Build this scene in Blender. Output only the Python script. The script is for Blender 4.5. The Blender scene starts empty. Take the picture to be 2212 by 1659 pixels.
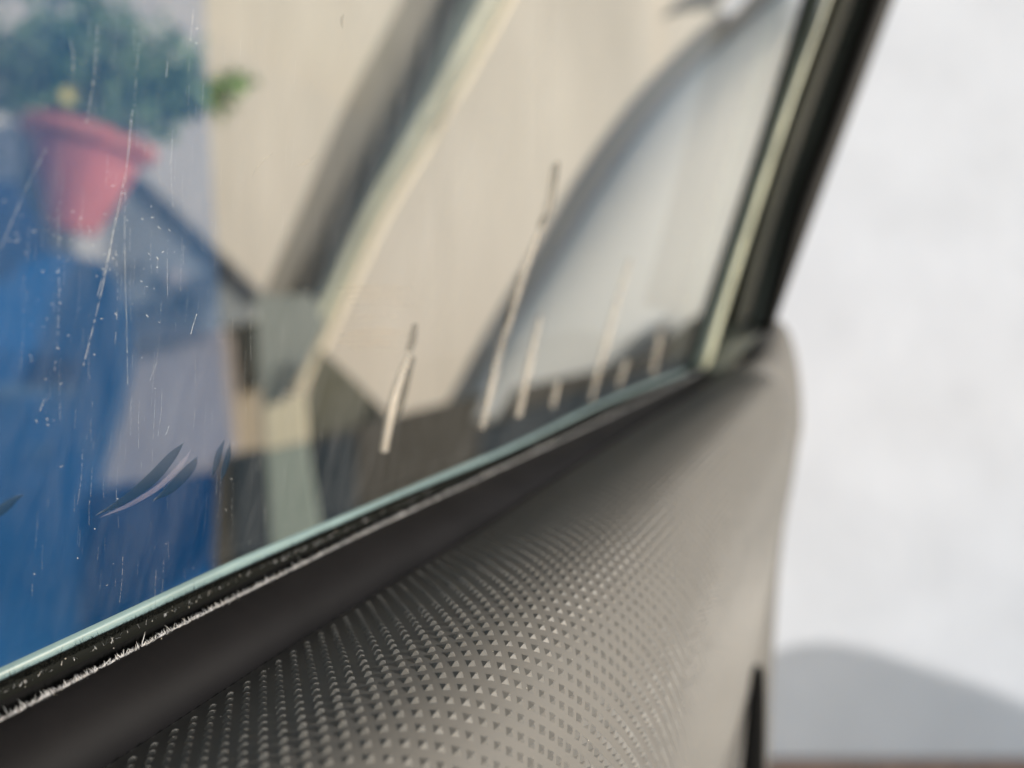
import bpy, bmesh, math, random
import numpy as np
from mathutils import Vector, Matrix
from mathutils.bvhtree import BVHTree
from mathutils.geometry import tessellate_polygon
random.seed(7); rng = np.random.default_rng(7)
R = math.radians
CZ = 1.0                                   # height of the camera above the ground (m)
scene = bpy.context.scene
C = scene.collection

# ------------------------------------------------------------------ camera, sky, sun, exposure
cd = bpy.data.cameras.new('camera'); cam = bpy.data.objects.new('camera', cd); C.objects.link(cam)
cam.location = (0, 0, CZ); cam.rotation_euler = (R(90), 0, 0)
cd.lens = 26; cd.sensor_width = 36; cd.clip_start = .001; cd.clip_end = 500
cd.dof.use_dof = True; cd.dof.focus_distance = .088; cd.dof.aperture_fstop = 9.5
scene.camera = cam
SUN = Vector((.87, -.40, .235)).normalized()
elev = math.asin(SUN.z); azim = math.atan2(SUN.x, SUN.y)
w = bpy.data.worlds.new('World'); scene.world = w; w.use_nodes = True
nt = w.node_tree; sky = nt.nodes.new('ShaderNodeTexSky'); sky.sky_type = 'NISHITA'; sky.sun_disc = False
sky.sun_elevation = elev; sky.sun_rotation = azim
bg = nt.nodes['Background']; nt.links.new(sky.outputs[0], bg.inputs[0]); bg.inputs[1].default_value = .15
sl = bpy.data.lights.new('sun', 'SUN'); sl.energy = 2.6; sl.angle = R(.53); sl.color = (1, .96, .90)
so = bpy.data.objects.new('sun', sl); C.objects.link(so); so.rotation_euler = SUN.to_track_quat('Z', 'Y').to_euler()
vs = scene.view_settings; vs.view_transform = 'Standard'; vs.look = 'None'; vs.exposure = .70; vs.gamma = 1
scene.cycles.max_bounces = 8; scene.cycles.transparent_max_bounces = 16
scene.cycles.caustics_reflective = False; scene.cycles.caustics_refractive = False

# ------------------------------------------------------------------ helpers
F = 1597.6
def ray(px, py): return Vector(((px-1106)/F, 1, (829.5-py)/F))
def at(px, py, d): r = ray(px, py)*d; r.z += CZ; return r

def lin(c): return tuple(((v/255)/12.92 if v/255 <= .04045 else ((v/255+.055)/1.055)**2.4) for v in c)
def mat(name, col, rough=.6, spec=.4, noise=None, bump=None, metallic=0, sheen=0):
    """col linear; noise=(scale, amount, stretch) mixes a darker tone; bump=(scale, distance)"""
    m = bpy.data.materials.new(name); m.use_nodes = True; t = m.node_tree; b = t.nodes['Principled BSDF']
    b.inputs['Roughness'].default_value = rough; b.inputs['Specular IOR Level'].default_value = spec
    b.inputs['Metallic'].default_value = metallic
    if sheen: b.inputs['Sheen Weight'].default_value = sheen
    b.inputs['Base Color'].default_value = (*col, 1)
    tc = t.nodes.new('ShaderNodeTexCoord')
    if noise:
        mp = t.nodes.new('ShaderNodeMapping'); mp.inputs['Scale'].default_value = noise[2]
        t.links.new(tc.outputs['Object'], mp.inputs[0])
        n = t.nodes.new('ShaderNodeTexNoise'); n.inputs['Scale'].default_value = noise[0]; n.inputs['Detail'].default_value = 5
        t.links.new(mp.outputs[0], n.inputs['Vector'])
        cr = t.nodes.new('ShaderNodeValToRGB'); a = noise[1]
        cr.color_ramp.elements[0].position = .3; cr.color_ramp.elements[1].position = .7
        cr.color_ramp.elements[0].color = (*[c*(1-a) for c in col], 1); cr.color_ramp.elements[1].color = (*[min(1, c*(1+a)) for c in col], 1)
        t.links.new(n.outputs[0], cr.inputs[0]); t.links.new(cr.outputs[0], b.inputs['Base Color'])
    if bump:
        n2 = t.nodes.new('ShaderNodeTexNoise'); n2.inputs['Scale'].default_value = bump[0]; n2.inputs['Detail'].default_value = 4
        t.links.new(tc.outputs['Object'], n2.inputs['Vector'])
        bp = t.nodes.new('ShaderNodeBump'); bp.inputs['Distance'].default_value = bump[1]; bp.inputs['Strength'].default_value = 1
        t.links.new(n2.outputs[0], bp.inputs['Height']); t.links.new(bp.outputs[0], b.inputs['Normal'])
    return m

def link(name, me, m, parent=None, smooth=True, **kw):
    o = bpy.data.objects.new(name, me); C.objects.link(o)
    if m: me.materials.append(m)
    if smooth:
        me.polygons.foreach_set('use_smooth', [True]*len(me.polygons))
    if parent: o.parent = parent; o.matrix_parent_inverse = Matrix.Translation(-parent.location)
    for k, v in kw.items(): o[k] = v
    return o
def mesh(name, V, Fc, m, parent=None, smooth=True, **kw):
    me = bpy.data.meshes.new(name); me.from_pydata([tuple(v) for v in V], [], Fc); me.update()
    return link(name, me, m, parent, smooth, **kw)
def thing(name, label, cat, loc, group=None):
    o = bpy.data.objects.new(name, None); C.objects.link(o); o.location = loc; o.empty_display_size = .05
    o['label'] = label; o['category'] = cat
    if group: o['group'] = group
    return o
def slab(name, pts, d, thick, m, parent=None, smooth=False, **kw):
    """outline given as (px, py) or (px, py, depth) -> solid of real thickness, pushed back along +Y"""
    P = [at(p[0], p[1], p[2] if len(p) > 2 else d) for p in pts]
    a = sum(P[i].x*P[(i+1) % len(P)].z-P[(i+1) % len(P)].x*P[i].z for i in range(len(P)))
    if a < 0: P.reverse()
    n = len(P); T = tessellate_polygon([P]); V = P+[p+Vector((0, thick, 0)) for p in P]
    Fc = [tuple(q) for q in T]+[tuple(k+n for k in q[::-1]) for q in T]+[(i, (i+1) % n, n+(i+1) % n, n+i) for i in range(n)]
    o = mesh(name, V, Fc, m, parent, smooth, **kw)
    bm = bmesh.new(); bm.from_mesh(o.data); bmesh.ops.recalc_face_normals(bm, faces=bm.faces); bm.to_mesh(o.data); bm.free()
    return o
def cr(P, n):
    """Catmull-Rom through rows of P, n samples per span"""
    P = np.asarray(P, float); Q = np.vstack([2*P[0]-P[1], P, 2*P[-1]-P[-2]]); out = []
    for i in range(1, len(Q)-2):
        for t in np.linspace(0, 1, n, endpoint=False):
            a, b, c, d = Q[i-1:i+3]
            out.append(.5*((2*b)+(c-a)*t+(2*a-5*b+4*c-d)*t*t+(3*b-a-3*c+d)*t**3))
    out.append(P[-1]); return np.array(out)
def loft(name, rails, m, parent=None, closed=False, n=8, smooth=True, **kw):
    """rails: list of polylines (px,py,depth) with equal counts; surface through them. closed -> tube with end caps"""
    G = [cr([tuple(at(*p)) for p in r], n) for r in rails]
    return gridmesh(name, np.array(G), m, parent, closed, smooth, **kw)
def gridmesh(name, G, m, parent=None, closed=False, smooth=True, **kw):
    a, b = G.shape[:2]; V = G.reshape(-1, 3); Fc = []
    for i in range(a if closed else a-1):
        for j in range(b-1):
            i2 = (i+1) % a
            Fc.append((i*b+j, i*b+j+1, i2*b+j+1, i2*b+j))
    if closed:
        Fc.append([i*b for i in range(a)]); Fc.append([i*b+b-1 for i in range(a)][::-1])
    o = mesh(name, V, Fc, m, parent, smooth, **kw)
    bm = bmesh.new(); bm.from_mesh(o.data); bmesh.ops.recalc_face_normals(bm, faces=bm.faces); bm.to_mesh(o.data); bm.free()
    if smooth: o.data.polygons.foreach_set('use_smooth', [True]*len(o.data.polygons))
    return o

# ------------------------------------------------------------------ door frame of reference: u along the belt, s into the cabin from the glass, h up the glass
TH = R(15); K = .0747
D = np.array([.463, .886, 0]); D /= np.linalg.norm(D)
NH = np.array([D[1], -D[0], 0]); N = NH*math.cos(TH)+np.array([0, 0, -math.sin(TH)])
U = np.cross(D, N); U *= np.sign(U[2])
def W(u, s, h): p = D*u+N*(s-K)+U*h; return np.array([p[0], p[1], p[2]+CZ])
def onS(px, py, s):
    r = np.array(ray(px, py)); p = r*((s-K)/(N@r)); return p@D, s, p@U
def onU(px, py, u):
    r = np.array(ray(px, py)); p = r*(u/(D@r)); return u, p@N+K, p@U
def hcurve(pix, s, extra=()):
    q = sorted([(onS(x, y, s)[0], onS(x, y, s)[2]) for x, y in pix]+list(extra))
    c = cr(q, 10)
    return lambda u: float(np.interp(u, c[:, 0], c[:, 1])) if c[0, 0] <= u <= c[-1, 0] else (
        c[0, 1]+(u-c[0, 0])*.15 if u < c[0, 0] else c[-1, 1]+(u-c[-1, 0])*.15)
h_glass = hcurve([(0, 1440), (250, 1325), (500, 1210), (685, 1133), (1000, 1003), (1106, 960), (1330, 855), (1500, 792)], 0)
h_aqua = hcurve([(0, 1466), (250, 1351), (500, 1234), (750, 1122), (880, 1064), (1106, 969), (1330, 861), (1500, 797)], .0012)
h_st = hcurve([(0, 1555), (200, 1450), (400, 1345), (600, 1245), (800, 1145), (1106, 1000), (1300, 908), (1500, 810)], .005)
h_sb = hcurve([(245, 1659), (500, 1480), (750, 1325), (1000, 1170), (1106, 1100), (1306, 970), (1506, 850)], .013)

# ------------------------------------------------------------------ materials
M = {}
M['card'] = mat('moulded_grey_plastic', (.138, .134, .127), .6, .28, noise=(30, .05, (1, 1, 1)), bump=(5200, .00002))
M['stud'] = mat('moulded_grey_plastic_stud', (.145, .142, .135), .5, .4, bump=(5200, .00001))
M['seal'] = mat('black_rubber_seal', (.0075, .007, .0078),   .6, .12, noise=(90, .2, (1, 1, 1)), bump=(6000, .000015))
M['channel'] = mat('black_channel', (.006, .006, .006), .9, .1)
M['fibre_light'] = mat('flock_fibre_lit', (.68, .68, .70), .4, .6)  # pale copy of the flock colour, painted for fibres lit by the sun
M['fibre_dark'] = mat('flock_fibre_black', (.008, .009, .008), .8, .1)
M['lint'] = mat('lint_and_grit', (.75, .7, .62), .4, .6)
M['aqua'] = mat('aqua_sky_reflection', (.19, .275, .285), .3, .8, noise=(60, .15, (1, 1, 1)))  # aqua tint paints the sky's reflection into the strip
M['frame_black'] = mat('black_gloss_frame', (.003, .003, .003), .5, .15)
M['frame_green'] = mat('dark_green_grey_rubber', (.09, .10, .09), .35, .4)
M['frame_grey'] = mat('grey_rubber_rib', (.17, .168, .155), .4, .4)
M['run'] = mat('grey_green_glass_run', (.26, .285, .24), .35, .5, noise=(40, .2, (1, 1, 1)))
M['trim_pale'] = mat('pale_olive_run_channel', (.55, .57, .45), .3, .6, noise=(40, .25, (1, 1, 1)))
M['scratch'] = mat('scratch_white', (.36, .37, .37), .4, .6)
M['drip'] = mat('dried_water_mark', (.62, .58, .52), .5, .5)
M['white_wall'] = mat('white_render', (.645, .655, .69), .9, .1, noise=(4.5, .06, (1, 1, 1)), bump=(30, .002))
M['cream_wall'] = mat('cream_boards', (.54, .485, .41), .8, .2, noise=(2.6, .13, (2.2, 2.2, .5)))
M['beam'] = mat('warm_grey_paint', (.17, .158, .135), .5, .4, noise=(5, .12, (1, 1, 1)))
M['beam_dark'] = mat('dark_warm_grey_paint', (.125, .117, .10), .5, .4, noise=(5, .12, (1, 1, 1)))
M['flange'] = mat('grey_green_paint', (.30, .31, .25), .4, .4, noise=(12, .2, (1, 1, 1)))
M['lip'] = mat('cream_edge_paint', (.78, .68, .5), .4, .4)
M['post'] = mat('pale_grey_green_paint', (.2, .235, .21), .5, .4)
M['v_post'] = mat('sage_grey_paint', (.21, .225, .205), .5, .4, noise=(8, .12, (1, 1, 1)))
M['band'] = mat('reflected_trim_brown', (.055, .05, .042), .6, .3, noise=(6, .2, (1, 1, 1)))
M['band_blue'] = mat('reflected_trim_blue', (.02, .028, .036), .5, .4)
M['gusset'] = mat('olive_grey_board', (.115, .11, .082), .7, .2)
M['fairing'] = mat('pale_grey_fairing', (.37, .38, .378), .5, .4, noise=(3, .06, (1, 1, 1)))
M['fairing_edge'] = mat('grey_rubber_edge', (.19, .185, .175), .6, .3)
M['brown_post'] = mat('weathered_beige_timber', (.34, .29, .22), .8, .2, noise=(10, .2, (3, 3, .6)))
M['dark_knot'] = mat('dark_fitting', (.05, .055, .05), .5, .3)
M['cream_light'] = mat('cream_block_paint', (.46, .42, .32), .7, .2)
M['beige_and_shade'] = mat('lilac_beige_and_wall_shade', (.34, .30, .28), .7, .2, noise=(6, .1, (1, 1, 1)))
M['curl'] = mat('dusky_blue_film_curl', (.10, .11, .17), .5, .4)
M['pale_board'] = mat('pale_mauve_board', (.55, .49, .46), .7, .2)
M['slate'] = mat('slate_grey_sheet', (.27, .285, .28), .5, .4, noise=(8, .12, (1, 1, 1)))
M['slate_edge'] = mat('dark_slate_edge', (.07, .075, .08), .6, .3)
M['blue_body'] = mat('deep_blue_paint', (.004, .10, .27), .5, .3, noise=(5, .15, (1, 1, 1)))
M['blue_light'] = mat('mid_blue_paint', (.07, .16, .28), .5, .3)
M['red'] = mat('red_cloth', (.45, .13, .11), .8, .2, noise=(14, .15, (1, 1, 1)))
M['salmon'] = mat('salmon_hem', (.52, .16, .12), .8, .2)
M['leaf'] = mat('leaf_green', (.13, .20, .085), .55, .3, noise=(9, .45, (1, 1, 1)))
M['bark'] = mat('brown_bark', (.09, .06, .04), .9, .1)
M['yellow'] = mat('yellow_petals', (.75, .62, .18), .7, .2)
M['ground'] = mat('pale_concrete', (.5, .48, .45), .9, .2, noise=(3, .12, (1, 1, 1)))
M['brick'] = mat('brown_brick', (.30, .2, .15), .9, .2, noise=(30, .25, (1, 1, 1)))
M['mortar'] = mat('grey_mortar', (.42, .33, .28), .95, .1)
M['roof'] = mat('grey_headliner', (.12, .115, .11), .95, .1)
M['stone'] = mat('shadow_caster_stone', (.5, .47, .42), .9, .2, noise=(8, .1, (1, 1, 1)))

def glass_mat():
    m = bpy.data.materials.new('dusty_window_glass'); m.use_nodes = True; t = m.node_tree; t.nodes.clear(); L = t.links.new; A = t.nodes.new
    out = A('ShaderNodeOutputMaterial'); tc = A('ShaderNodeTexCoord')
    tr = A('ShaderNodeBsdfTransparent'); tr.inputs[0].default_value = (.968, .972, .968, 1)
    gl = A('ShaderNodeBsdfGlossy'); gl.inputs['Roughness'].default_value = .02; gl.inputs[0].default_value = (.9, .95, .95, 1)
    fr = A('ShaderNodeFresnel'); fr.inputs[0].default_value = 1.2
    gm = A('ShaderNodeNewGeometry'); iv = A('ShaderNodeMath'); iv.operation = 'SUBTRACT'; iv.inputs[0].default_value = 1; L(gm.outputs['Backfacing'], iv.inputs[1])
    fm = A('ShaderNodeMath'); fm.operation = 'MULTIPLY'; L(fr.outputs[0], fm.inputs[0]); L(iv.outputs[0], fm.inputs[1])
    mx = A('ShaderNodeMixShader'); L(fm.outputs[0], mx.inputs[0]); L(tr.outputs[0], mx.inputs[1]); L(gl.outputs[0], mx.inputs[2])
    # dust film: streaks that run up the glass, plus a fine mottle
    mp = A('ShaderNodeMapping'); mp.inputs['Scale'].default_value = (1, 1, .045); L(tc.outputs['Object'], mp.inputs[0])
    n1 = A('ShaderNodeTexNoise'); n1.inputs['Scale'].default_value = 420; n1.inputs['Detail'].default_value = 4; L(mp.outputs[0], n1.inputs['Vector'])
    mp2 = A('ShaderNodeMapping'); mp2.inputs['Scale'].default_value = (1, 1, .12); L(tc.outputs['Object'], mp2.inputs[0])
    n2 = A('ShaderNodeTexNoise'); n2.inputs['Scale'].default_value = 60; n2.inputs['Detail'].default_value = 3; L(mp2.outputs[0], n2.inputs['Vector'])
    mu = A('ShaderNodeMath'); mu.operation = 'MULTIPLY'; L(n1.outputs[0], mu.inputs[0]); L(n2.outputs[0], mu.inputs[1])
    mr = A('ShaderNodeMapRange'); mr.inputs[1].default_value = .2; mr.inputs[2].default_value = .5; mr.inputs[3].default_value = .0; mr.inputs[4].default_value = .04; L(mu.outputs[0], mr.inputs[0])
    df = A('ShaderNodeBsdfDiffuse'); df.inputs[0].default_value = (.54, .55, .57, 1)
    m2 = A('ShaderNodeMixShader'); L(mr.outputs[0], m2.inputs[0]); L(mx.outputs[0], m2.inputs[1]); L(df.outputs[0], m2.inputs[2])
    L(m2.outputs[0], out.inputs[0]); return m
def veil_mat():
    m = bpy.data.materials.new('painted_blue_reflection'); m.use_nodes = True; t = m.node_tree; t.nodes.clear(); L = t.links.new; A = t.nodes.new
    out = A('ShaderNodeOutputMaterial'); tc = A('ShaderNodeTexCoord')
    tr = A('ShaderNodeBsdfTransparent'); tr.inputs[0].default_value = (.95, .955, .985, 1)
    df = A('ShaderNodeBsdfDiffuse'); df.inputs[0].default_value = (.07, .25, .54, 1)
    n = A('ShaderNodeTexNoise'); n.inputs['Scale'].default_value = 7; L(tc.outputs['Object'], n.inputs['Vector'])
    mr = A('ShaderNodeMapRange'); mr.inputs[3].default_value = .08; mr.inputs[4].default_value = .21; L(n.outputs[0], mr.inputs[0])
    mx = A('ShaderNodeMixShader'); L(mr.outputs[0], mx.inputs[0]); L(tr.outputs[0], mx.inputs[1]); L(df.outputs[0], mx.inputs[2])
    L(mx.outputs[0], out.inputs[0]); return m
def drip_mat(a0=.25, a1=.58, col=(.62, .57, .5)):
    m = bpy.data.materials.new('dried_water_mark'); m.use_nodes = True; t = m.node_tree; b = t.nodes['Principled BSDF']
    b.inputs['Base Color'].default_value = (*col, 1); b.inputs['Roughness'].default_value = .5
    tr = t.nodes.new('ShaderNodeBsdfTransparent'); mx = t.nodes.new('ShaderNodeMixShader'); tc = t.nodes.new('ShaderNodeTexCoord')
    n = t.nodes.new('ShaderNodeTexNoise'); n.inputs['Scale'].default_value = 160; t.links.new(tc.outputs['Object'], n.inputs['Vector'])
    mr = t.nodes.new('ShaderNodeMapRange'); mr.inputs[1].default_value = .3; mr.inputs[2].default_value = .7; mr.inputs[3].default_value = a0; mr.inputs[4].default_value = a1
    t.links.new(n.outputs[0], mr.inputs[0]); t.links.new(mr.outputs[0], mx.inputs[0])
    t.links.new(tr.outputs[0], mx.inputs[1]); t.links.new(b.outputs[0], mx.inputs[2]); t.links.new(mx.outputs[0], t.nodes['Material Output'].inputs[0]); return m
M['drip'] = drip_mat()
M['drip_dark'] = drip_mat(); M['drip_dark'].node_tree.nodes['Principled BSDF'].inputs['Base Color'].default_value = (.10, .095, .08, 1)
M['glass'] = glass_mat(); M['veil'] = veil_mat()

# ------------------------------------------------------------------ the setting
def box(name, x0, x1, y0, y1, z0, z1, m, parent=None, bev=0, **kw):
    bm = bmesh.new(); bmesh.ops.create_cube(bm, size=1)
    for v in bm.verts: v.co = Vector(((x0+x1)/2+v.co.x*(x1-x0), (y0+y1)/2+v.co.y*(y1-y0), (z0+z1)/2+v.co.z*(z1-z0)))
    if bev: bmesh.ops.bevel(bm, geom=bm.edges[:], offset=bev, segments=2, affect='EDGES')
    me = bpy.data.meshes.new(name); bm.to_mesh(me); bm.free(); return link(name, me, m, parent, False, **kw)
mesh('ground', [(-200, -200, 0), (200, -200, 0), (200, 200, 0), (-200, 200, 0)], [(0, 1, 2, 3)], M['ground'], smooth=False, kind='structure')
YW = 1.6
ww = thing('white_wall', 'bright white rendered wall in sunlight beyond the end of the car door', 'wall', (1.5, YW+.06, 0))
box('render_face', .53, 4.2, YW, YW+.12, .1925, 2.6, M['white_wall'], ww)
plinth = box('brick_plinth', .53, 4.2, YW-.02, YW+.12, .0, .19, M['mortar'], ww)
brick_me = None
for i in range(16):
    x = .55+i*.215
    if x > 4: break
    for k in range(2):
        x0 = x+(.107 if k % 2 else 0)
        bo = box('brick', x0, x0+.205, YW-.028, YW-.012, .12-k*.075, .188-k*.075, M['brick'], plinth, .003)
cw = thing('cream_wall', 'sunlit cream boarded wall seen through the window glass', 'wall', (-1, 1.70, 0))
box('wall_face', -4, .528, 1.625, 1.74, 0, 3.0, M['cream_wall'], cw)
x = -2.0
while x < .3:
    wd = random.uniform(.19, .24); box('board', x, x+wd-.0005, 1.61+random.uniform(0, .001), 1.624, 0.05, 2.9, M['cream_wall'], cw, .0006); x += wd

# ------------------------------------------------------------------ car door
origin = Vector(W(.15, .02, -.2))
door = thing('car_door', 'car door seen close along its sill, with studded grey trim, black seal and scratched window', 'car door', origin)

# --- door card: stations of profile points (s, h)
def generic(u):
    b = h_sb(u)
    f = 1-.24*min(1, max(0, (u-.12)/.18))
    P = [(.0116, .0002), (.0134, .0006), (.020, .0036), (.028, .0076), (.036, .0108), (.0428, .0119), (.0487, .0103), (.0537, .0059),
         (.0577, -.0010), (.0604, -.0105), (.0628, -.026), (.0644, -.052), (.066, -.14)]
    return [(.0134+.93*(a-.0134)*(f if a < .06 else f+(1-f)*min(1, max(0, (-c-.02)/.12))), b+c) for a, c in P]
def endp(u, sc=1.0):
    pix = [(1640, 688), (1676, 690), (1706, 720), (1726, 800), (1733, 905), (1726, 960), (1716, 1020), (1705, 1080), (1696, 1130), (1684, 1230), (1676, 1330), (1667, 1490), (1661, 1659)]
    return [onU(x, y, u)[1:] for x, y in pix]
def ridge(u):
    b = h_sb(u)
    pix = [(1706, 880), (1704, 960), (1694, 1050), (1676, 1150), (1656, 1260), (1630, 1380), (1606, 1480), (1585, 1659)]
    return [(.0122, b-.002), (.016, b+.004), (.0215, b+.009), (.028, b+.008), (.0335, b+.000)]+[onU(x, y, u)[1:] for x, y in pix]
st = [(u, generic(u)) for u in (-.04, .0, .04, .08, .12, .16, .2, .24, .27)]
g = generic(.30); r3 = ridge(.322)
st.append((.298, [tuple(.5*a+.5*b for a, b in zip(p, q)) for p, q in zip(g, r3)]))
st.append((.322, r3)); st.append((.345, [tuple(.35*a+.65*b for a, b in zip(p, q)) for p, q in zip(ridge(.345), endp(.345))])); st.append((.36, endp(.36)))
SW = np.arange(0, 171)*.001
def resample(p, full):
    c = cr(p, 12); L = np.concatenate([[0], np.cumsum(np.linalg.norm(np.diff(c, axis=0), axis=1))])
    ww_ = SW/SW[-1]*L[-1] if full else SW/SW[-1]*L[-1]
    return np.stack([np.interp(ww_, L, c[:, 0]), np.interp(ww_, L, c[:, 1])], 1)
PR = np.array([resample(p, True) for _, p in st]); UU = np.array([u for u, _ in st])
def card_sh(u, w):
    """(s,h) on the card surface; w metres along the profile"""
    j = w/.001*1.0; j0 = int(min(max(j, 0), 169)); fj = min(max(j-j0, 0), 1)
    i = int(np.clip(np.searchsorted(UU, u)-1, 0, len(UU)-2)); t = (u-UU[i])/(UU[i+1]-UU[i])
    def row(k): k = int(np.clip(k, 0, len(UU)-1)); return PR[k, j0]*(1-fj)+PR[k, j0+1]*fj
    b, c = row(i), row(i+1); a, d = row(i-1), row(i+2)
    ta = (c-a)/(UU[i+1]-UU[max(i-1, 0)])*(UU[i+1]-UU[i]); tb = (d-b)/(UU[min(i+2, len(UU)-1)]-UU[i])*(UU[i+1]-UU[i])
    t2, t3 = t*t, t**3
    return (2*t3-3*t2+1)*b+(t3-2*t2+t)*ta+(-2*t3+3*t2)*c+(t3-t2)*tb
def card(u, w, off=0):
    s, h = card_sh(u, w); p = W(u, s, h)
    if off:
        e = .0008; pu = W(u+e, *card_sh(u+e, w))-p; pw = W(u, *card_sh(u, w+e))-p
        n = np.cross(pw, pu); n /= np.linalg.norm(n)
        if n@N < 0 and n[2] < 0: n = -n
        p = p+n*off
    return p
us = np.concatenate([np.linspace(-.04, .26, 90), np.linspace(.264, .36, 60)]); wsm = np.concatenate([np.linspace(0, .07, 71), np.linspace(.072, .17, 40)])
G = np.array([[card(u, w_) for u in us] for w_ in wsm])
# close the panel: wrap the end and lower edge back towards the door shell
Gx = np.concatenate([G, np.array([[W(.3625, .012, -.02+0*k) for k in range(1)]]*len(wsm))], 1)
Gx[:, -1] = G[:, -1]*.25+np.array([W(.364, .010, card_sh(.36, w_)[1]*1.0) for w_ in wsm])*.75
panel = gridmesh('door_trim_panel', Gx, M['card'], door)
bv = BVHTree.FromPolygons([tuple(v.co) for v in panel.data.vertices], [tuple(p.vertices) for p in panel.data.polygons])

# --- moulded studs: small square pyramids on a diagonal lattice
a_, H = .00168, .00034
cells = []
for i in range(-60, 260):
    for j in range(-160, 130):
        u = .02+(i+j)*a_*.74; w_ = .002+(i-j)*a_*.74
        if not (-.005 < u < .29 and .0029 < w_ < .125): continue
        lim = 1.0-max(0, (u-.23)/.05)
        if random.random() > lim+.3: continue
        p = card(u, w_); r = Vector(p)-Vector((0, 0, CZ))
        if r.y < .02: continue
        X = 1106+F*r.x/r.y; Y = 829.5-F*r.z/r.y
        if not (-60 < X < 1760 and Y < 1760): continue
        cells.append((r.length, u, w_, X, Y))
cells.sort()
def stud_verts(u, w_, ref=None):
    e = .0005
    p = card(u, w_); pu = card(u+e, w_)-p; pw = card(u, w_+e)-p; pu /= np.linalg.norm(pu); pw -= pu*(pw@pu); pw /= np.linalg.norm(pw)
    n = np.cross(pw, pu)
    cam_dir = np.array([0, 0, CZ])-p
    if n@cam_dir < 0: n = -n
    d1 = (pu+pw)/math.sqrt(2); d2 = (pw-pu)/math.sqrt(2)
    k = a_*.335*random.uniform(.93, 1.05); t = a_*.05
    hh = H*random.uniform(.85, 1.1)*(1+.6*min(1, max(0, (w_-.035)/.02)))
    base = [p+d1*k*sx+d2*k*sy-n*.00006 for sx, sy in ((-1, -1), (1, -1), (1, 1), (-1, 1))]
    top = [p+(d1*(sx*t+.00006)+d2*sy*t)+n*hh for sx, sy in ((-1, -1), (1, -1), (1, 1), (-1, 1))]
    return base+top
SF = [(4, 5, 6, 7)]+[(i, (i+1) % 4, 4+(i+1) % 4, 4+i) for i in range(4)]
def fixn(o):
    bm = bmesh.new(); bm.from_mesh(o.data); bmesh.ops.recalc_face_normals(bm, faces=bm.faces); bm.to_mesh(o.data); bm.free()
inview = [c for c in cells if -5 < c[3] < 1700 and c[4] < 1665]
near = set(id(c) for c in inview[:300]); V, Fc = [], []
for c in cells:
    v = stud_verts(c[1], c[2])
    if id(c) in near:
        mesh('raised_stud', v, SF, M['stud'], panel, False)
    else:
        o_ = len(V); V += v; Fc += [tuple(o_+k for k in f) for f in SF]
mesh('stud_field', V, Fc, M['stud'], panel, False, kind='stuff')

# --- belt seal and channel (u runs on past the near edge of the picture)
us2 = np.linspace(-.03, .312, 150)
def strip(prof, name, m, parent=door, us=us2, closed=False, **kw):
    return gridmesh(name, np.array([[W(u, *f(u)) for u in us] for f in prof]), m, parent, closed, **kw)
sp = [lambda u: (.0048, h_st(u)-.004), lambda u: (.0050, h_st(u)), lambda u: (.0058, h_st(u)+.0003)]
def mk(t):
    def f(u):
        a0, b0 = .0058, .0132; ha, hb = h_st(u)+.0003, h_sb(u)-.0002
        return a0+(b0-a0)*math.sin(t*math.pi/2)**1.0, hb+(ha-hb)*math.cos(t*math.pi/2)**1.15
    return f
sp += [mk(t) for t in np.linspace(.1, 1, 10)]+[lambda u: (.0130, h_sb(u)-.004)]
seal = strip(sp, 'belt_seal', M['seal'])
chan = strip([lambda u: (.0014, h_aqua(u)-.0002), lambda u: (.0018, h_aqua(u)-.0012), lambda u: (.0026, h_aqua(u)-.008), lambda u: (.0046, h_aqua(u)-.008), lambda u: (.0049, h_st(u)-.0006)], 'seal_channel', M['channel'])
aq = strip([lambda u: (.0002, h_glass(u)), lambda u: (.0006, h_glass(u)-.0001), lambda u: (.0009, (h_glass(u)+h_aqua(u))/2), lambda u: (.0009, h_aqua(u)-.0010), lambda u: (.0002, h_aqua(u)-.002)], 'glass_lower_edge', M['aqua'])
# inner flocked lip under the aqua strip
lip = strip([lambda u: (.0014, h_aqua(u)-.0003), lambda u: (.0020, h_aqua(u)-.0002), lambda u: (.0024, h_aqua(u)-.0010), lambda u: (.0022, h_aqua(u)-.0020)], 'flocked_lip', M['fibre_dark'])

def fibres(name, n, base, length, spread, m, parent, umin, umax, width=.00003, lean=(0, 0)):
    V, Fc = [], []
    for _ in range(n):
        u = umin+(umax-umin)*random.random()**1.35; s, h = base(u); p = W(u, s+random.gauss(0, .00014), h+random.gauss(0, .00007))
        L = length*random.uniform(.35, 1.25)*(1 if random.random() > .06 else 1.6)
        d = U*1.0+N*(lean[0]+random.gauss(0, spread))+D*(lean[1]+random.gauss(0, spread)); d /= np.linalg.norm(d)
        side = np.cross(d, np.array([random.gauss(0, 1) for _ in range(3)])); side /= np.linalg.norm(side)
        bend = np.array([random.gauss(0, .18) for _ in range(3)])*L
        wd = width*random.uniform(.7, 1.4)*(1+u*4)
        k = len(V); V += [p-side*wd, p+side*wd, p+d*L*.55+bend*.4-side*wd*.7, p+d*L*.55+bend*.4+side*wd*.7, p+d*L+bend]
        Fc += [(k, k+1, k+3, k+2), (k+2, k+3, k+4)]
    return mesh(name, V, Fc, m, parent, False, kind='stuff')
fibres('flock_fibres', 5200, lambda u: (.0021, h_aqua(u)-.0004), .0008, .45, M['fibre_dark'], lip, .02, .16, lean=(-.1, 0))
fibres('lit_flock_fibres', 260, lambda u: (.0024, h_aqua(u)-.0010), .0007, .5, M['fibre_light'], lip, .03, .12, .000018)
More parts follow.
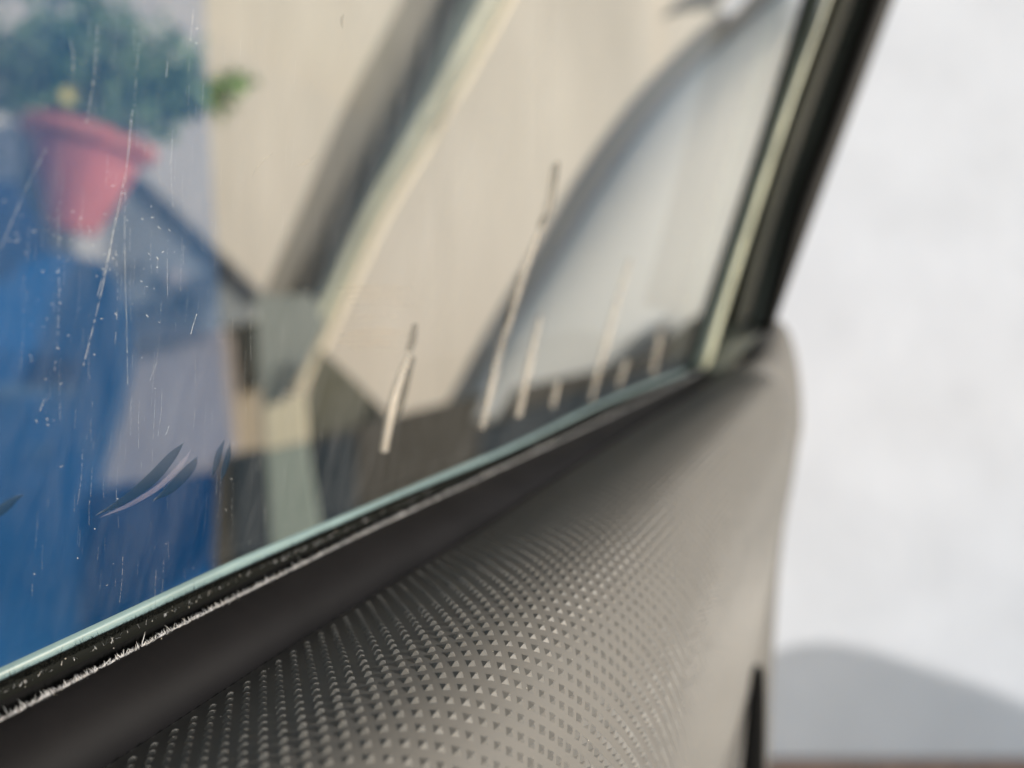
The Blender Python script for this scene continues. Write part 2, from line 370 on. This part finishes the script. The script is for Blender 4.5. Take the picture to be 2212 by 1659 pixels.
fibres('pile_fibres', 11000, lambda u: (.0054, h_st(u)), .00066, .7, M['fibre_light'], seal, .015, .30, .000024, lean=(-.35, 0))
fibres('dark_pile_fibres', 3500, lambda u: (.0050, h_st(u)-.0002), .0007, .5, M['fibre_dark'], seal, .015, .30, .00003, lean=(-.5, 0))
# lint and grit grains caught on the two lips, channel and studs
V, Fc = [], []
def grain(p, r):
    k = len(V)
    for q in ((1, 0, 0), (-1, 0, 0), (0, 1, 0), (0, -1, 0), (0, 0, 1), (0, 0, -1)): V.append(p+np.array(q)*r*random.uniform(.5, 1.3))
    for a, b in ((0, 2), (2, 1), (1, 3), (3, 0)): Fc.extend([(k+a, k+b, k+4), (k+b, k+a, k+5)])
for _ in range(150):
    u = random.uniform(.03, .2); k = random.random()
    if k < .5: p = W(u, .0022+random.gauss(0, .0003), h_aqua(u)-.0008+random.gauss(0, .0005))
    else: p = W(u, .0056+random.gauss(0, .0003), h_st(u)+.0004)
    grain(p, random.uniform(.00003, .00009)*(1+3*max(0, u-.05)))
for _ in range(70):
    u = random.uniform(.03, .14); w_ = random.uniform(.003, .045); grain(card(u, w_)+U*.0003, random.uniform(.00003, .00008))
mesh('lint_grains', V, Fc, M['lint'], seal, False, kind='stuff')

# --- window glass: 4 mm pane, right edge hidden in the frame
def gp(px, py, s=0): return onS(px, py, s)
Lft = [(-.06, h_glass(-.06)-.012), (-.06, .20)]
edge = [gp(1880, -160), gp(1830, -10), gp(1700, 330), gp(1610, 560), gp(1545, 740), gp(1530, 830)]
bot = [(u, 0, h_glass(u)-.012) for u in np.linspace(.30, -.04, 24)]
out = [(Lft[1][0], 0, Lft[1][1])]+list(edge)+bot+[(Lft[0][0], 0, Lft[0][1])]
bm = bmesh.new(); f = [bm.verts.new(W(a, 0, c)) for a, b, c in out]; b = [bm.verts.new(W(a, -.004, c)) for a, _, c in out]
n = len(f); bm.faces.new(f); bm.faces.new(b[::-1])
for i in range(n): bm.faces.new((f[(i+1) % n], f[i], b[i], b[(i+1) % n]))
bmesh.ops.triangulate(bm, faces=[q for q in bm.faces if len(q.verts) > 4]); bmesh.ops.recalc_face_normals(bm, faces=bm.faces)
me = bpy.data.meshes.new('window_glass'); bm.to_mesh(me); bm.free()
glass = link('window_glass', me, M['glass'], door, False)

# scratches, specks and dried drips on the cabin face of the glass
def gpt(px, py, s=.00006): return W(*onS(px, py, s))
V, Fc = [], []
def scratch(pts, wid, broken=.0):
    c = cr([gpt(*p) for p in pts], 14)
    for i in range(len(c)-1):
        if random.random() < broken: continue
        d = c[i+1]-c[i]; d /= np.linalg.norm(d); sd = np.cross(d, N); wv = wid*random.uniform(.5, 1.3)*(np.linalg.norm(c[i]-np.array([0, 0, CZ]))/.09)
        k = len(V); V.extend([c[i]-sd*wv, c[i]+sd*wv, c[i+1]+sd*wv, c[i+1]-sd*wv]); Fc.append((k, k+1, k+2, k+3))
for pts, wd, br in [([(284, 240), (279, 320), (262, 420), (243, 510), (228, 590), (205, 690), (180, 790)], .00006, .12), ([(288, 230), (276, 330), (270, 450), (270, 560), (274, 720), (276, 830)], .000035, .1),
                    ([(210, 55), (208, 120), (198, 200), (186, 270)], .00005, .25), ([(418, 20), (414, 60), (411, 95)], .00006, .2), ([(362, 130), (358, 180)], .00005, .3),
                    ([(152, 85), (158, 130), (154, 170)], .00005, .35), ([(250, 470), (232, 560), (210, 640)], .00005, .2), ([(100, 320), (60, 400), (25, 480), (0, 540)], .000035, .2),
                    ([(125, 440), (127, 560), (126, 700), (118, 800)], .00003, .35), ([(425, 678), (418, 700), (412, 722)], .00007, .1), ([(96, 862), (90, 878), (86, 888)], .00006, .1),
                    ([(365, 920), (360, 935), (357, 940)], .00005, .1), ([(340, 780), (332, 800), (324, 822)], .00003, .2), ([(372, 300), (370, 380), (374, 450)], .00003, .4),
                    ([(300, 90), (295, 160), (290, 230)], .00003, .4), ([(250, 540), (254, 640), (248, 760)], .00003, .4)]:
    scratch(pts, wd*.45, br)
for _ in range(260):
    x = random.triangular(0, 1000, 180); y = random.uniform(-20, 1300); L = random.uniform(20, 160)*random.random()
    scratch([(x, y), (x-L*.02, y+L*.5), (x-L*random.uniform(-.02, .1), y+L)], random.uniform(.000004, .00001), .3)
for cx, cy, sx, sy, n_ in ((120, 480, 60, 30, 40), (250, 500, 60, 60, 60), (330, 530, 50, 60, 40), (80, 720, 20, 40, 30), (110, 910, 8, 8, 9), (160, 620, 90, 80, 50), (200, 900, 180, 260, 60), (423, 75, 6, 20, 8), (90, 560, 60, 50, 24), (260, 1120, 160, 60, 10)):
    for _ in range(int(n_*.36)):
        x = random.gauss(cx, sx); y = random.gauss(cy, sy); a = random.uniform(-.4, 1.2); L = random.uniform(1, 7)
        scratch([(x, y), (x+L*.5*math.cos(a), y+L*.5*math.sin(a)), (x+L*math.cos(a), y+L*math.sin(a))], random.uniform(.00002, .00005), 0)
mesh('scratches_and_specks', V, Fc, M['scratch'], glass, False, kind='stuff')
def drip(pts, w0, w1, m='drip'):
    c = cr([gpt(*p, .0004) for p in pts], 10); Vv, Ff = [], []; n_ = len(c)
    for i in range(n_):
        d = c[min(i+1, n_-1)]-c[max(i-1, 0)]; d /= np.linalg.norm(d); sd = np.cross(d, N); t = i/(n_-1)
        wv = 1.35*(w0+(w1-w0)*t)*(.55+.45*math.sin(math.pi*min(1, max(.06, t*.97))))
        Vv += [c[i]-sd*wv-N*.0003, c[i]-sd*wv*.5+N*.0004, c[i]+sd*wv*.5+N*.0004, c[i]+sd*wv-N*.0003]
    for i in range(n_-1):
        for k in range(3): Ff.append((4*i+k, 4*i+k+1, 4*i+5+k, 4*i+4+k))
        Ff.append((4*i+3, 4*i, 4*i+4, 4*i+7))
    Ff += [(0, 1, 2, 3), (4*n_-1, 4*n_-2, 4*n_-3, 4*n_-4)]
    return mesh('drip_mark', Vv, Ff, M[m], glass, True)
M['smear_dark'] = drip_mat(.55, .85, (.003, .022, .05)); M['smear_pale'] = drip_mat(.08, .24, (.40, .36, .45)); M['scuff'] = drip_mat(.05, .22, (.30, .24, .17))
def mark(name, pts, ws, m, s_=.00008):
    c = cr([gpt(*p, s_) for p in pts], 8); wv = cr([[w_] for w_ in ws], 8)[:, 0]; Vv, Ff = [], []
    for i in range(len(c)):
        d = c[min(i+1, len(c)-1)]-c[max(i-1, 0)]; d /= np.linalg.norm(d); sd = np.cross(d, N); k = max(1e-6, wv[i])
        Vv += [c[i]-sd*k, c[i]+N*.00006, c[i]+sd*k]
    for i in range(len(c)-1):
        for q in range(2): Ff.append((3*i+q, 3*i+q+1, 3*i+4+q, 3*i+3+q))
    return mesh(name, Vv, Ff, M[m], glass, True)
mark('smear_mark', [(398, 955), (372, 985), (330, 1032), (272, 1078), (205, 1114)], [0, .0007, .0009, .0006, 0], 'smear_dark')
mark('smear_mark', [(412, 972), (392, 1003), (345, 1050), (280, 1090), (215, 1118)], [0, .0004, .0004, .0003, 0], 'smear_pale', .00012)
mark('smear_mark', [(426, 985), (412, 1010), (372, 1052), (330, 1082)], [0, .0008, .0008, 0], 'smear_dark')
mark('smear_mark', [(486, 948), (474, 975), (466, 1005), (458, 1030)], [0, .0005, .0005, 0], 'smear_dark')
mark('smear_mark', [(498, 955), (492, 985), (484, 1015), (478, 1040)], [0, .0005, .0005, 0], 'smear_dark')
mark('smear_mark', [(52, 1068), (30, 1080), (8, 1098), (-20, 1115)], [0, .0004, .0006, .0006], 'smear_dark')
for yy in (622, 634, 646, 660, 684, 714, 722, 738, 748):
    x0 = random.uniform(725, 760); x1 = random.uniform(860, 905)
    mark('scuff_mark', [(x0, yy+random.uniform(-3, 3)), ((x0+x1)/2, yy-2), (x1, yy+random.uniform(-3, 3))], [.0002, random.uniform(.0003, .0006), .0002], 'scuff')
mark('scuff_mark', [(742, 30), (738, 45), (740, 62)], [.0001, .0003, 0], 'drip_dark')
mark('scuff_mark', [(640, 360), (660, 352), (682, 335)], [0, .0003, 0], 'scuff')
mark('scuff_mark', [(545, 380), (560, 355), (590, 330)], [0, .0002, 0], 'scuff')
drip([(897, 700), (893, 730), (884, 760)], .0005, .0008, 'drip_dark')
drip([(884, 765), (868, 810), (853, 860), (843, 905), (830, 975)], .0006, .0013)
drip([(893, 770), (878, 830), (868, 870), (857, 905)], .0004, .0008, 'drip_dark')
drip([(1196, 355), (1180, 460), (1140, 570), (1098, 700), (1070, 800), (1041, 925)], .0004, .0015)
drip([(1205, 350), (1190, 440), (1165, 490)], .0004, .0006, 'drip_dark')
drip([(1122, 590), (1100, 680), (1085, 760)], .0005, .0008, 'drip_dark')
drip([(1168, 680), (1152, 750), (1137, 820), (1120, 900)], .0008, .0016)
drip([(1362, 560), (1335, 650), (1310, 740), (1278, 862)], .0007, .0018)
drip([(1206, 822), (1200, 850), (1194, 880)], .0006, .0012)
drip([(1354, 775), (1347, 800), (1337, 835)], .0008, .0014)
drip([(1430, 700), (1422, 750), (1410, 808)], .001, .002)

# --- window frame at the far end of the glass (upright bars; depth about 0.31 m)
def bar(name, L, Rr, m, bulge=.004, thick=.012, d=.31, dr=None, **kw):
    """bar between two pixel edge lines, bottom to top, with a rounded face and real thickness"""
    dr = dr or d; rails = []
    nL = len(L)
    for t, z in ((0, 0), (.2, -bulge*.65), (.5, -bulge), (.8, -bulge*.65), (1, 0)):
        rails.append([(a[0]*(1-t)+b_[0]*t, a[1]*(1-t)+b_[1]*t, d*(1-t)+dr*t+z) for a, b_ in zip(L, Rr)])
    rails.append([(b_[0], b_[1], dr+thick) for b_ in Rr]); rails.append([(a[0], a[1], d+thick) for a in L])
    return loft(name, rails, m, kw.pop('parent', door), True, 8, True, **kw)
fr = bpy.data.objects.new('window_frame', None); C.objects.link(fr); fr.parent = door; fr.location = (0, 0, 0)
fr.matrix_parent_inverse = Matrix.Translation(-door.location)
kwf = dict(parent=fr)
bar('glass_gasket', [(1475, 795), (1590, 450), (1662, 225), (1731, 0), (1785, -170)], [(1489, 795), (1606, 440), (1680, 215), (1752, 0), (1806, -170)], M['frame_black'], .003, .02, .306, .304, **kwf)
bar('run_channel', [(1487, 797), (1603, 445), (1677, 220), (1748, 0), (1804, -170)], [(1510, 800), (1628, 435), (1702, 215), (1776, 0), (1830, -170)], M['run'], .003, .02, .303, .300, **kwf)
bar('pale_trim', [(1500, 796), (1619, 437), (1701, 200), (1779, 0), (1838, -170)], [(1531, 794), (1650, 420), (1716, 220), (1794, 0), (1850, -170)], M['trim_pale'], .006, .02, .298, .297, **kwf)
bar('groove_liner', [(1529, 800), (1648, 425), (1714, 225), (1792, 0), (1848, -170)], [(1590, 705), (1656, 440), (1722, 230), (1815, 0), (1870, -170)], M['frame_black'], .001, .02, .304, .304, **kwf)
bar('inner_rib', [(1578, 715), (1640, 480), (1710, 265), (1806, 0), (1868, -170)], [(1618, 690), (1690, 450), (1752, 262), (1850, 0), (1912, -170)], M['frame_grey'], .006, .02, .300, .297, **kwf)
bar('dark_rib', [(1612, 700), (1686, 455), (1748, 265), (1846, 0), (1908, -170)], [(1654, 700), (1712, 455), (1784, 262), (1874, 0), (1936, -170)], M['frame_green'], .005, .02, .298, .296, **kwf)  # rib in a darker green-grey than the inner one
bar('outer_frame', [(1650, 720), (1708, 455), (1780, 262), (1870, 0), (1932, -170)], [(1668, 715), (1764, 450), (1834, 262), (1931, 0), (1994, -170)], M['frame_black'], .002, .03, .290, .290, **kwf)
bar('corner_cap', [(1500, 845), (1508, 812), (1524, 790), (1540, 750), (1560, 700)], [(1545, 850), (1580, 790), (1625, 740), (1655, 712), (1676, 690)], M['frame_green'], .004, .02, .300, .305, **kwf)
# latch slot near the lower end of the panel's outer lip
def hit_depth(px, py):
    r = ray(px, py); hit = bv.ray_cast(Vector((0, 0, CZ)), r.normalized(), 2); return hit[0].y if hit[0] else 1
Lp = [(1636, 1434), (1626, 1445), (1620, 1475), (1612, 1540), (1604, 1620), (1598, 1700)]; Rp = [(1638, 1434), (1650, 1445), (1654, 1475), (1655, 1540), (1654, 1620), (1652, 1700)]
sd = min(hit_depth(x, y) for x, y in Lp+Rp+[(1630, 1500), (1630, 1600), (1640, 1560)])-.002
bar('latch_slot', Lp, Rp, M['frame_black'], .001, .004, sd)

# ------------------------------------------------------------------ things beyond the glass, some standing in for reflections in it
def center(pts, d): x = sum(p[0] for p in pts)/len(pts); y = sum(p[1] for p in pts)/len(pts); return at(x, y, d)
# blue film standing in for a blue reflection on the glass
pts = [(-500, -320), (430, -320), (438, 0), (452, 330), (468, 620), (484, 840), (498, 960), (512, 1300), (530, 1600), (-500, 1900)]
fl = thing('blue_reflection_veil', 'translucent blue screen imitating a reflection in the glass, with an upright edge, veiling the plant and blue car behind it', 'overlay', at(0, 1500, .86))
slab('veil', pts, .86, .003, M['veil'], fl)
# leaning beam
bt = thing('leaning_beam', 'broad warm grey beam leaning right behind the glass, with a cream edge strip', 'beam', at(600, 860, .9))
Lr = [(900, -90), (868, 0), (740, 240), (650, 450), (563, 645)]; Mr = [(985, -90), (948, 0), (846, 240), (752, 450), (655, 655)]; Rr_ = [(1050, -90), (1003, 0), (905, 215), (790, 430), (658, 700)]
def rail(P, d): return [(x, y, d) for x, y in P]
def sheet(name, rails, m, parent, back=.04, n=6):
    G = [cr([tuple(at(*p)) for p in r], n) for r in rails]
    G += [g_+np.array([0, back, 0]) for g_ in (G[-1], G[0])]
    return gridmesh(name, np.array(G), m, parent, True, False)
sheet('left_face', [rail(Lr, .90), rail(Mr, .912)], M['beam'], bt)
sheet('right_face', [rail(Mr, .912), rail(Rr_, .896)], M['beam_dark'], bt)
Fl = [(1046, -90), (1000, 0), (900, 215), (786, 430), (655, 700)]; Fr2 = [(1130, -90), (1086, 0), (955, 240), (818, 470), (700, 715)]
sheet('flange', [rail(Fl, .888), rail([((a[0]+b_[0])/2, a[1]) for a, b_ in zip(Fl, Fr2)], .876), rail(Fr2, .888)], M['flange'], bt)
Lp1 = [(1128, -90), (1084, 0), (953, 240), (816, 470), (697, 718), (610, 850)]; Lp2 = [(1142, -90), (1097, 0), (965, 240), (827, 472), (709, 722), (640, 852)]
sheet('edge_strip', [rail(Lp1, .883), rail(Lp2, .880)], M['lip'], bt, .02)
# sage post where the beam lands, pale post below
vp = thing('sage_post', 'tapering sage grey bracket where the leaning beam meets the dark ledge', 'bracket', at(600, 980, .87))
slab('bracket_plate', [(552, 632), (600, 638), (668, 636), (704, 700), (655, 795), (612, 862), (590, 960), (570, 960), (562, 800)], .868, .01, M['v_post'], vp)
pp = thing('pale_post', 'short pale grey-green post standing in front of the dark ledge behind the glass', 'post', at(630, 1250, .60))
slab('post_shaft', [(576, 975), (660, 955), (672, 1040), (690, 1150), (700, 1260), (592, 1290), (584, 1100)], .60, .006, M['post'], pp)
slab('post_cap', [(572, 880), (655, 850), (662, 953), (576, 973)], .602, .006, M['cream_light'], pp)
# gusset
gs = slab('triangular_board', [(692, 757), (762, 820), (832, 893), (838, 1000), (655, 1000), (656, 880), (672, 810)], .84, .01, M['gusset'], label='dark olive triangular board standing on the ledge right of the pale post', category='board')
# door panel's reflection in the glass, built as a solid dark ledge
lg = thing('door_reflection', 'long dark brown-grey ledge imitating the reflection of the door panel, rising to the right just behind the glass bottom', 'band', at(1000, 1200, .755))
slab('band_face', [(470, 988), (600, 960), (700, 938), (830, 903), (1050, 850), (1330, 792), (1400, 765), (1450, 728), (1490, 692), (1560, 655), (1620, 700), (1600, 1000), (1000, 1400), (450, 1500)], .773, .012, M['band'], lg)
slab('reflection_patch', [(676, 955), (770, 932), (768, 1200), (690, 1260)], .769, .003, M['band_blue'], lg)
slab('reflection_patch', [(500, 985), (572, 968), (590, 1250), (512, 1300)], .769, .003, M['band_blue'], lg)
slab('reflection_patch', [(1040, 930), (1150, 880), (1330, 818), (1480, 765), (1500, 790), (1500, 850), (1040, 1080)], .769, .003, M['band_blue'], lg)
# brownish timber post and fitting
tp = thing('timber_post', 'weathered beige timber post with a dark fitting beside the blue screen edge', 'post', at(520, 1000, 1.5))
slab('shaft', [(470, 640), (500, 600), (560, 655), (578, 780), (578, 1010), (470, 1010)], 1.5, .02, M['brown_post'], tp)
slab('fitting', [(534, 660), (556, 655), (560, 720), (568, 790), (566, 830), (548, 842), (534, 800), (526, 760)], 1.46, .04, M['dark_knot'], tp)
# fairing (pale grey curved sheet) with a rubber edge
fg = thing('pale_fairing', 'large pale grey curved sheet with a soft dark edge, right part of the window', 'panel', at(1300, 900, .8))
E = [(950, 900), (1045, 725), (1150, 545), (1250, 375), (1370, 212), (1480, 95), (1570, 15), (1680, -90)]
def sh(P, dx, dy): return [(x+dx, y+dy) for x, y in P]
E2 = [(1010, 905), (1090, 760), (1190, 600), (1290, 445), (1400, 285), (1500, 170), (1590, 90), (1700, 0)]
E3 = [(1120, 910), (1190, 800), (1280, 670), (1370, 530), (1460, 390), (1550, 270), (1630, 180), (1740, 70)]
E4 = [(1490, 900), (1496, 850), (1510, 790), (1535, 700), (1570, 600), (1620, 460), (1700, 260), (1810, 10)]
sheet('edge_seal', [rail(E, .79), rail(sh(E, 22, 8), .784), rail(sh(E, 48, 16), .782)], M['fairing_edge'], fg)
G = [cr([tuple(at(x, y, d)) for x, y in P], 6) for P, d in ((sh(E, 38, 12), .80), (E2, .775), (E3, .778), (E4, .83))]
G = np.array([cr(np.array([g_[i] for g_ in G]), 5) for i in range(len(G[0]))])
G = np.concatenate([G, G[:, ::-1]+np.array([0, .03, 0])], 1).transpose(1, 0, 2)
gridmesh('curved_sheet', G, M['fairing'], fg, True)
mh = thing('grey_fitting', 'small pointed grey fitting with a white tip at the top of the window', 'fitting', at(1500, 60, .78))
loft('body', [rail([(1420, 45), (1480, -10), (1560, -50)], .775), rail([(1422, 42), (1485, 8), (1560, -10)], .755), rail([(1424, 42), (1485, 26), (1548, 24)], .76)], M['beam'], mh)
slab('white_tip', [(1555, 25), (1568, 0), (1590, -20), (1640, -40), (1610, 0), (1580, 30)], .75, .015, M['white_wall'], mh)

# slate sheet with dark edge, shaded-wall panel below
sl_ = thing('slate_sheet', 'sloping slate grey sheet with a dark upper edge under the pale sky gap', 'sheet', at(420, 720, 1.25))
slab('sheet_face', [(296, 388), (400, 497), (480, 575), (556, 652), (545, 690), (450, 715), (380, 700), (275, 655), (232, 560), (232, 430)], 1.25, .03, M['slate'], sl_)
slab('top_edge', [(290, 372), (405, 485), (485, 562), (566, 645), (556, 656), (478, 580), (396, 502), (286, 392)], 1.24, .05, M['slate_edge'], sl_)
slab('fixing', [(358, 590), (372, 578), (386, 588), (388, 606), (376, 618), (362, 610)], 1.23, .02, M['beige_and_shade'], sl_)
slab('fixing', [(360, 640), (395, 630), (410, 655), (395, 675), (370, 672)], 1.23, .02, M['slate_edge'], sl_)
bb = thing('shaded_wall_panel', 'lilac-grey panel imitating the cream wall in shade, between the blue bodywork and the timber post', 'board', at(380, 1040, 1.35))  # its colour stands in for cream wall lying in shade
slab('shaded_wall_face', [(200, 690), (470, 690), (500, 740), (520, 1080), (170, 1080)], 1.35, .006, M['beige_and_shade'], bb)
slab('pale_band', [(265, 655), (350, 650), (400, 690), (478, 700), (480, 722), (400, 733), (270, 742)], 1.33, .006, M['pale_board'], bb)
# blue bodywork
bb2 = thing('blue_car', 'deep blue car bodywork filling the lower left of the window', 'car', at(100, 1200, 1.1))
slab('wing', [(-300, 380), (30, 392), (80, 460), (120, 545), (200, 560), (240, 600), (262, 700), (264, 790), (250, 880), (225, 950), (205, 1000), (196, 1052), (300, 1045), (430, 1022), (480, 1030), (540, 1035), (560, 1500), (-300, 1900)], 1.1, .03, M['blue_body'], bb2)
slab('side_moulding', [(-120, 828), (160, 828), (168, 840), (150, 852), (-120, 860)], 1.09, .012, M['blue_light'], bb2)
for cx, cy, rx, ry in ((80, 970, 28, 7), (182, 960, 22, 7)):
    slab('badge_mark', [(cx+rx*math.cos(a)*random.uniform(.8, 1.1), cy+ry*math.sin(a)) for a in np.linspace(0, 2*math.pi, 9)[:-1]], 1.09, .008, M['blue_light'], bb2)
slab('window_gap', [(-120, 300), (38, 262), (48, 300), (36, 395), (-120, 380)], 1.12, .02, M['pale_board'], bb2)
slab('rear_edge', [(36, 262), (66, 250), (84, 320), (96, 400), (110, 540), (80, 470), (36, 395), (46, 320)], 1.08, .06, M['slate_edge'], bb2)
# red plant pot, leaning
pot = thing('plant_pot', 'red tapered plant pot with a thick rim, leaning above the blue car', 'plant pot', at(150, 495, 1.0))
pa = np.array(at(196, 292, 1.0)); pb = np.array(at(156, 500, 1.0)); pl = np.linalg.norm(pb-pa)
ax = (pb-pa)/pl; e1 = np.array(at(325, 350, 1.0))-np.array(at(68, 250, 1.0)); e1 -= ax*(e1@ax); e1 /= np.linalg.norm(e1); e2 = np.cross(ax, e1)
def lathe(name, prof, m, parent, seg=40):
    V = [pa+ax*t*pl+(e1*math.cos(k*2*math.pi/seg)+e2*math.sin(k*2*math.pi/seg))*rr for t, rr in prof for k in range(seg)]
    Fc = [(a*seg+k, a*seg+(k+1) % seg, (a+1)*seg+(k+1) % seg, (a+1)*seg+k) for a in range(len(prof)-1) for k in range(seg)]
    Fc += [tuple(range(seg)), tuple((len(prof)-1)*seg+k for k in range(seg))]
    o = mesh(name, V, Fc, m, parent, True)
    bm = bmesh.new(); bm.from_mesh(o.data); bmesh.ops.recalc_face_normals(bm, faces=bm.faces); bm.to_mesh(o.data); bm.free(); return o
lathe('pot_body', [(.1, .066), (.2, .064), (.45, .054), (.75, .040), (.97, .029), (1, .027)], M['red'], pot)
lathe('pot_rim', [(-.02, .078), (0, .083), (.08, .082), (.13, .078), (.14, .066)], M['salmon'], pot)

# tree: trunk, limbs, crown of many leaf faces
tree = thing('potted_plant', 'bushy green plant growing out of the red pot at the top left', 'plant', at(196, 300, 1.0))
def tube(path, r0, r1, m, name, parent, seg=8):
    c = cr(path, 6); V, Fc = [], []
    for i, p in enumerate(c):
        t = i/(len(c)-1); r = r0+(r1-r0)*t; d = c[min(i+1, len(c)-1)]-c[max(i-1, 0)]; d /= np.linalg.norm(d)
        a = np.cross(d, [0, 1, .1]); a /= np.linalg.norm(a); b_ = np.cross(d, a)
        for k in range(seg): V.append(p+(a*math.cos(k*2*math.pi/seg)+b_*math.sin(k*2*math.pi/seg))*r)
    for i in range(len(c)-1):
        for k in range(seg): Fc.append((i*seg+k, i*seg+(k+1) % seg, (i+1)*seg+(k+1) % seg, (i+1)*seg+k))
    return mesh(name, V, Fc, m, parent)
for tip in ((330, 170), (515, 185), (200, 60), (60, 150), (-40, 60), (270, 90)):
    e = at(tip[0], tip[1], 1.06); b0 = at(196+random.uniform(-20, 20), 300, 1.0)
    tube([tuple(b0), ((b0.x*.6+e.x*.4), 1.03, b0.z*.45+e.z*.55), tuple(e)], .005, .0015, M['bark'], 'stem', tree, 6)
V, Fc = [], []
blobs = [(60, 130, 120, 90, 900), (180, 60, 130, 80, 900), (250, 150, 110, 70, 900), (330, 170, 80, 60, 520), (400, 190, 60, 40, 300), (455, 200, 45, 25, 170), (510, 180, 26, 18, 190), (150, 220, 120, 40, 500), (300, 240, 90, 45, 380), (390, 240, 60, 20, 130),
         (-60, 60, 120, 160, 700), (375, 90, 22, 30, 70), (420, 130, 22, 24, 70), (120, -60, 160, 60, 500), (440, 220, 30, 14, 90), (350, 290, 30, 14, 50), (40, 220, 60, 40, 200)]
for cx, cy, rx, ry, n_ in blobs:
    for _ in range(int(n_*.62)):
        x = random.gauss(cx, rx*.5); y = random.gauss(cy, ry*.5); d = random.uniform(.93, 1.18)
        if (x-20)**2/45**2+(y-28)**2/40**2 < 1 and random.random() < .9: continue
        if (x-150)**2/28**2+(y-25)**2/20**2 < 1 and random.random() < .7: continue
        p = np.array(at(x, y, d)); a = rng.normal(size=3); a /= np.linalg.norm(a); b_ = np.cross(a, rng.normal(size=3)); b_ /= np.linalg.norm(b_)
        L = random.uniform(.008, .015); k = len(V); V += [p-a*L, p+b_*L*.45, p+a*L, p-b_*L*.45]; Fc += [(k, k+1, k+2, k+3)]
mesh('foliage', V, Fc, M['leaf'], tree, False)
V, Fc = [], []
yf = thing('yellow_flower', 'round yellow blossom among the leaves above the red pot', 'flower', at(156, 240, .93))
for k in range(8):
    a = k*math.pi/4; c0 = np.array(at(156, 210, .93)); e1 = np.array([math.cos(a), 0, math.sin(a)]); e2 = np.array([-math.sin(a), 0, math.cos(a)])
    mesh('petal', [c0, c0+e1*.0075+e2*.004-np.array([0, .004, 0]), c0+e1*.013-np.array([0, .008, 0]), c0+e1*.0075-e2*.004-np.array([0, .004, 0])], [(0, 1, 2, 3)], M['yellow'], yf, False)

# ------------------------------------------------------------------ out of frame: the car's own roof, and a rounded blocker added to cast the shadow on the white wall
rf = thing('car_roof', 'grey lined roof of the car above the open door, out of the picture', 'car roof', (-.1, -.5, CZ+.42))  # unseen roof, put in to cut the sky light on the trim
bm = bmesh.new(); bmesh.ops.create_grid(bm, x_segments=12, y_segments=12, size=1)
for v in bm.verts: v.co = Vector((-.15+v.co.x*.65, -.35+v.co.y*.75, CZ+.42-.06*(v.co.x**2+v.co.y**2)))
bmesh.ops.solidify(bm, geom=bm.faces[:]+bm.edges[:]+bm.verts[:], thickness=.03)
me = bpy.data.meshes.new('headliner'); bm.to_mesh(me); bm.free(); link('headliner', me, M['roof'], rf)
# its crest is where the sun's rays to the shadow outline pass x = 2.3
crest = []
for px_, py_ in ((1500, 1560), (1600, 1450), (1671, 1408), (1756, 1388), (1856, 1398), (2006, 1445), (2212, 1520), (2500, 1680)):
    q = at(px_, py_, YW); t = (YW-.75)/(-SUN.y); c0 = q+SUN*t; crest.append((c0.x, c0.y, c0.z))
cc = cr(crest, 6); V, Fc = [], []
for i, p in enumerate(cc): V += [(p[0], p[1], 0), tuple(p), (p[0]+.1, p[1]-.14, p[2]-.02), (p[0]+.1, p[1]-.14, 0)]
for i in range(len(cc)-1):
    for k in range(3): Fc.append((4*i+k, 4*i+k+1, 4*i+5+k, 4*i+4+k))
Fc += [(0, 1, 2, 3), tuple(4*len(cc)-1-k for k in range(4))]
mesh('wall_shadow_caster', V, Fc, M['stone'], None, False, label='low arched shadow caster added for the shadow on the white wall, out of the picture to the right', category='shadow caster')
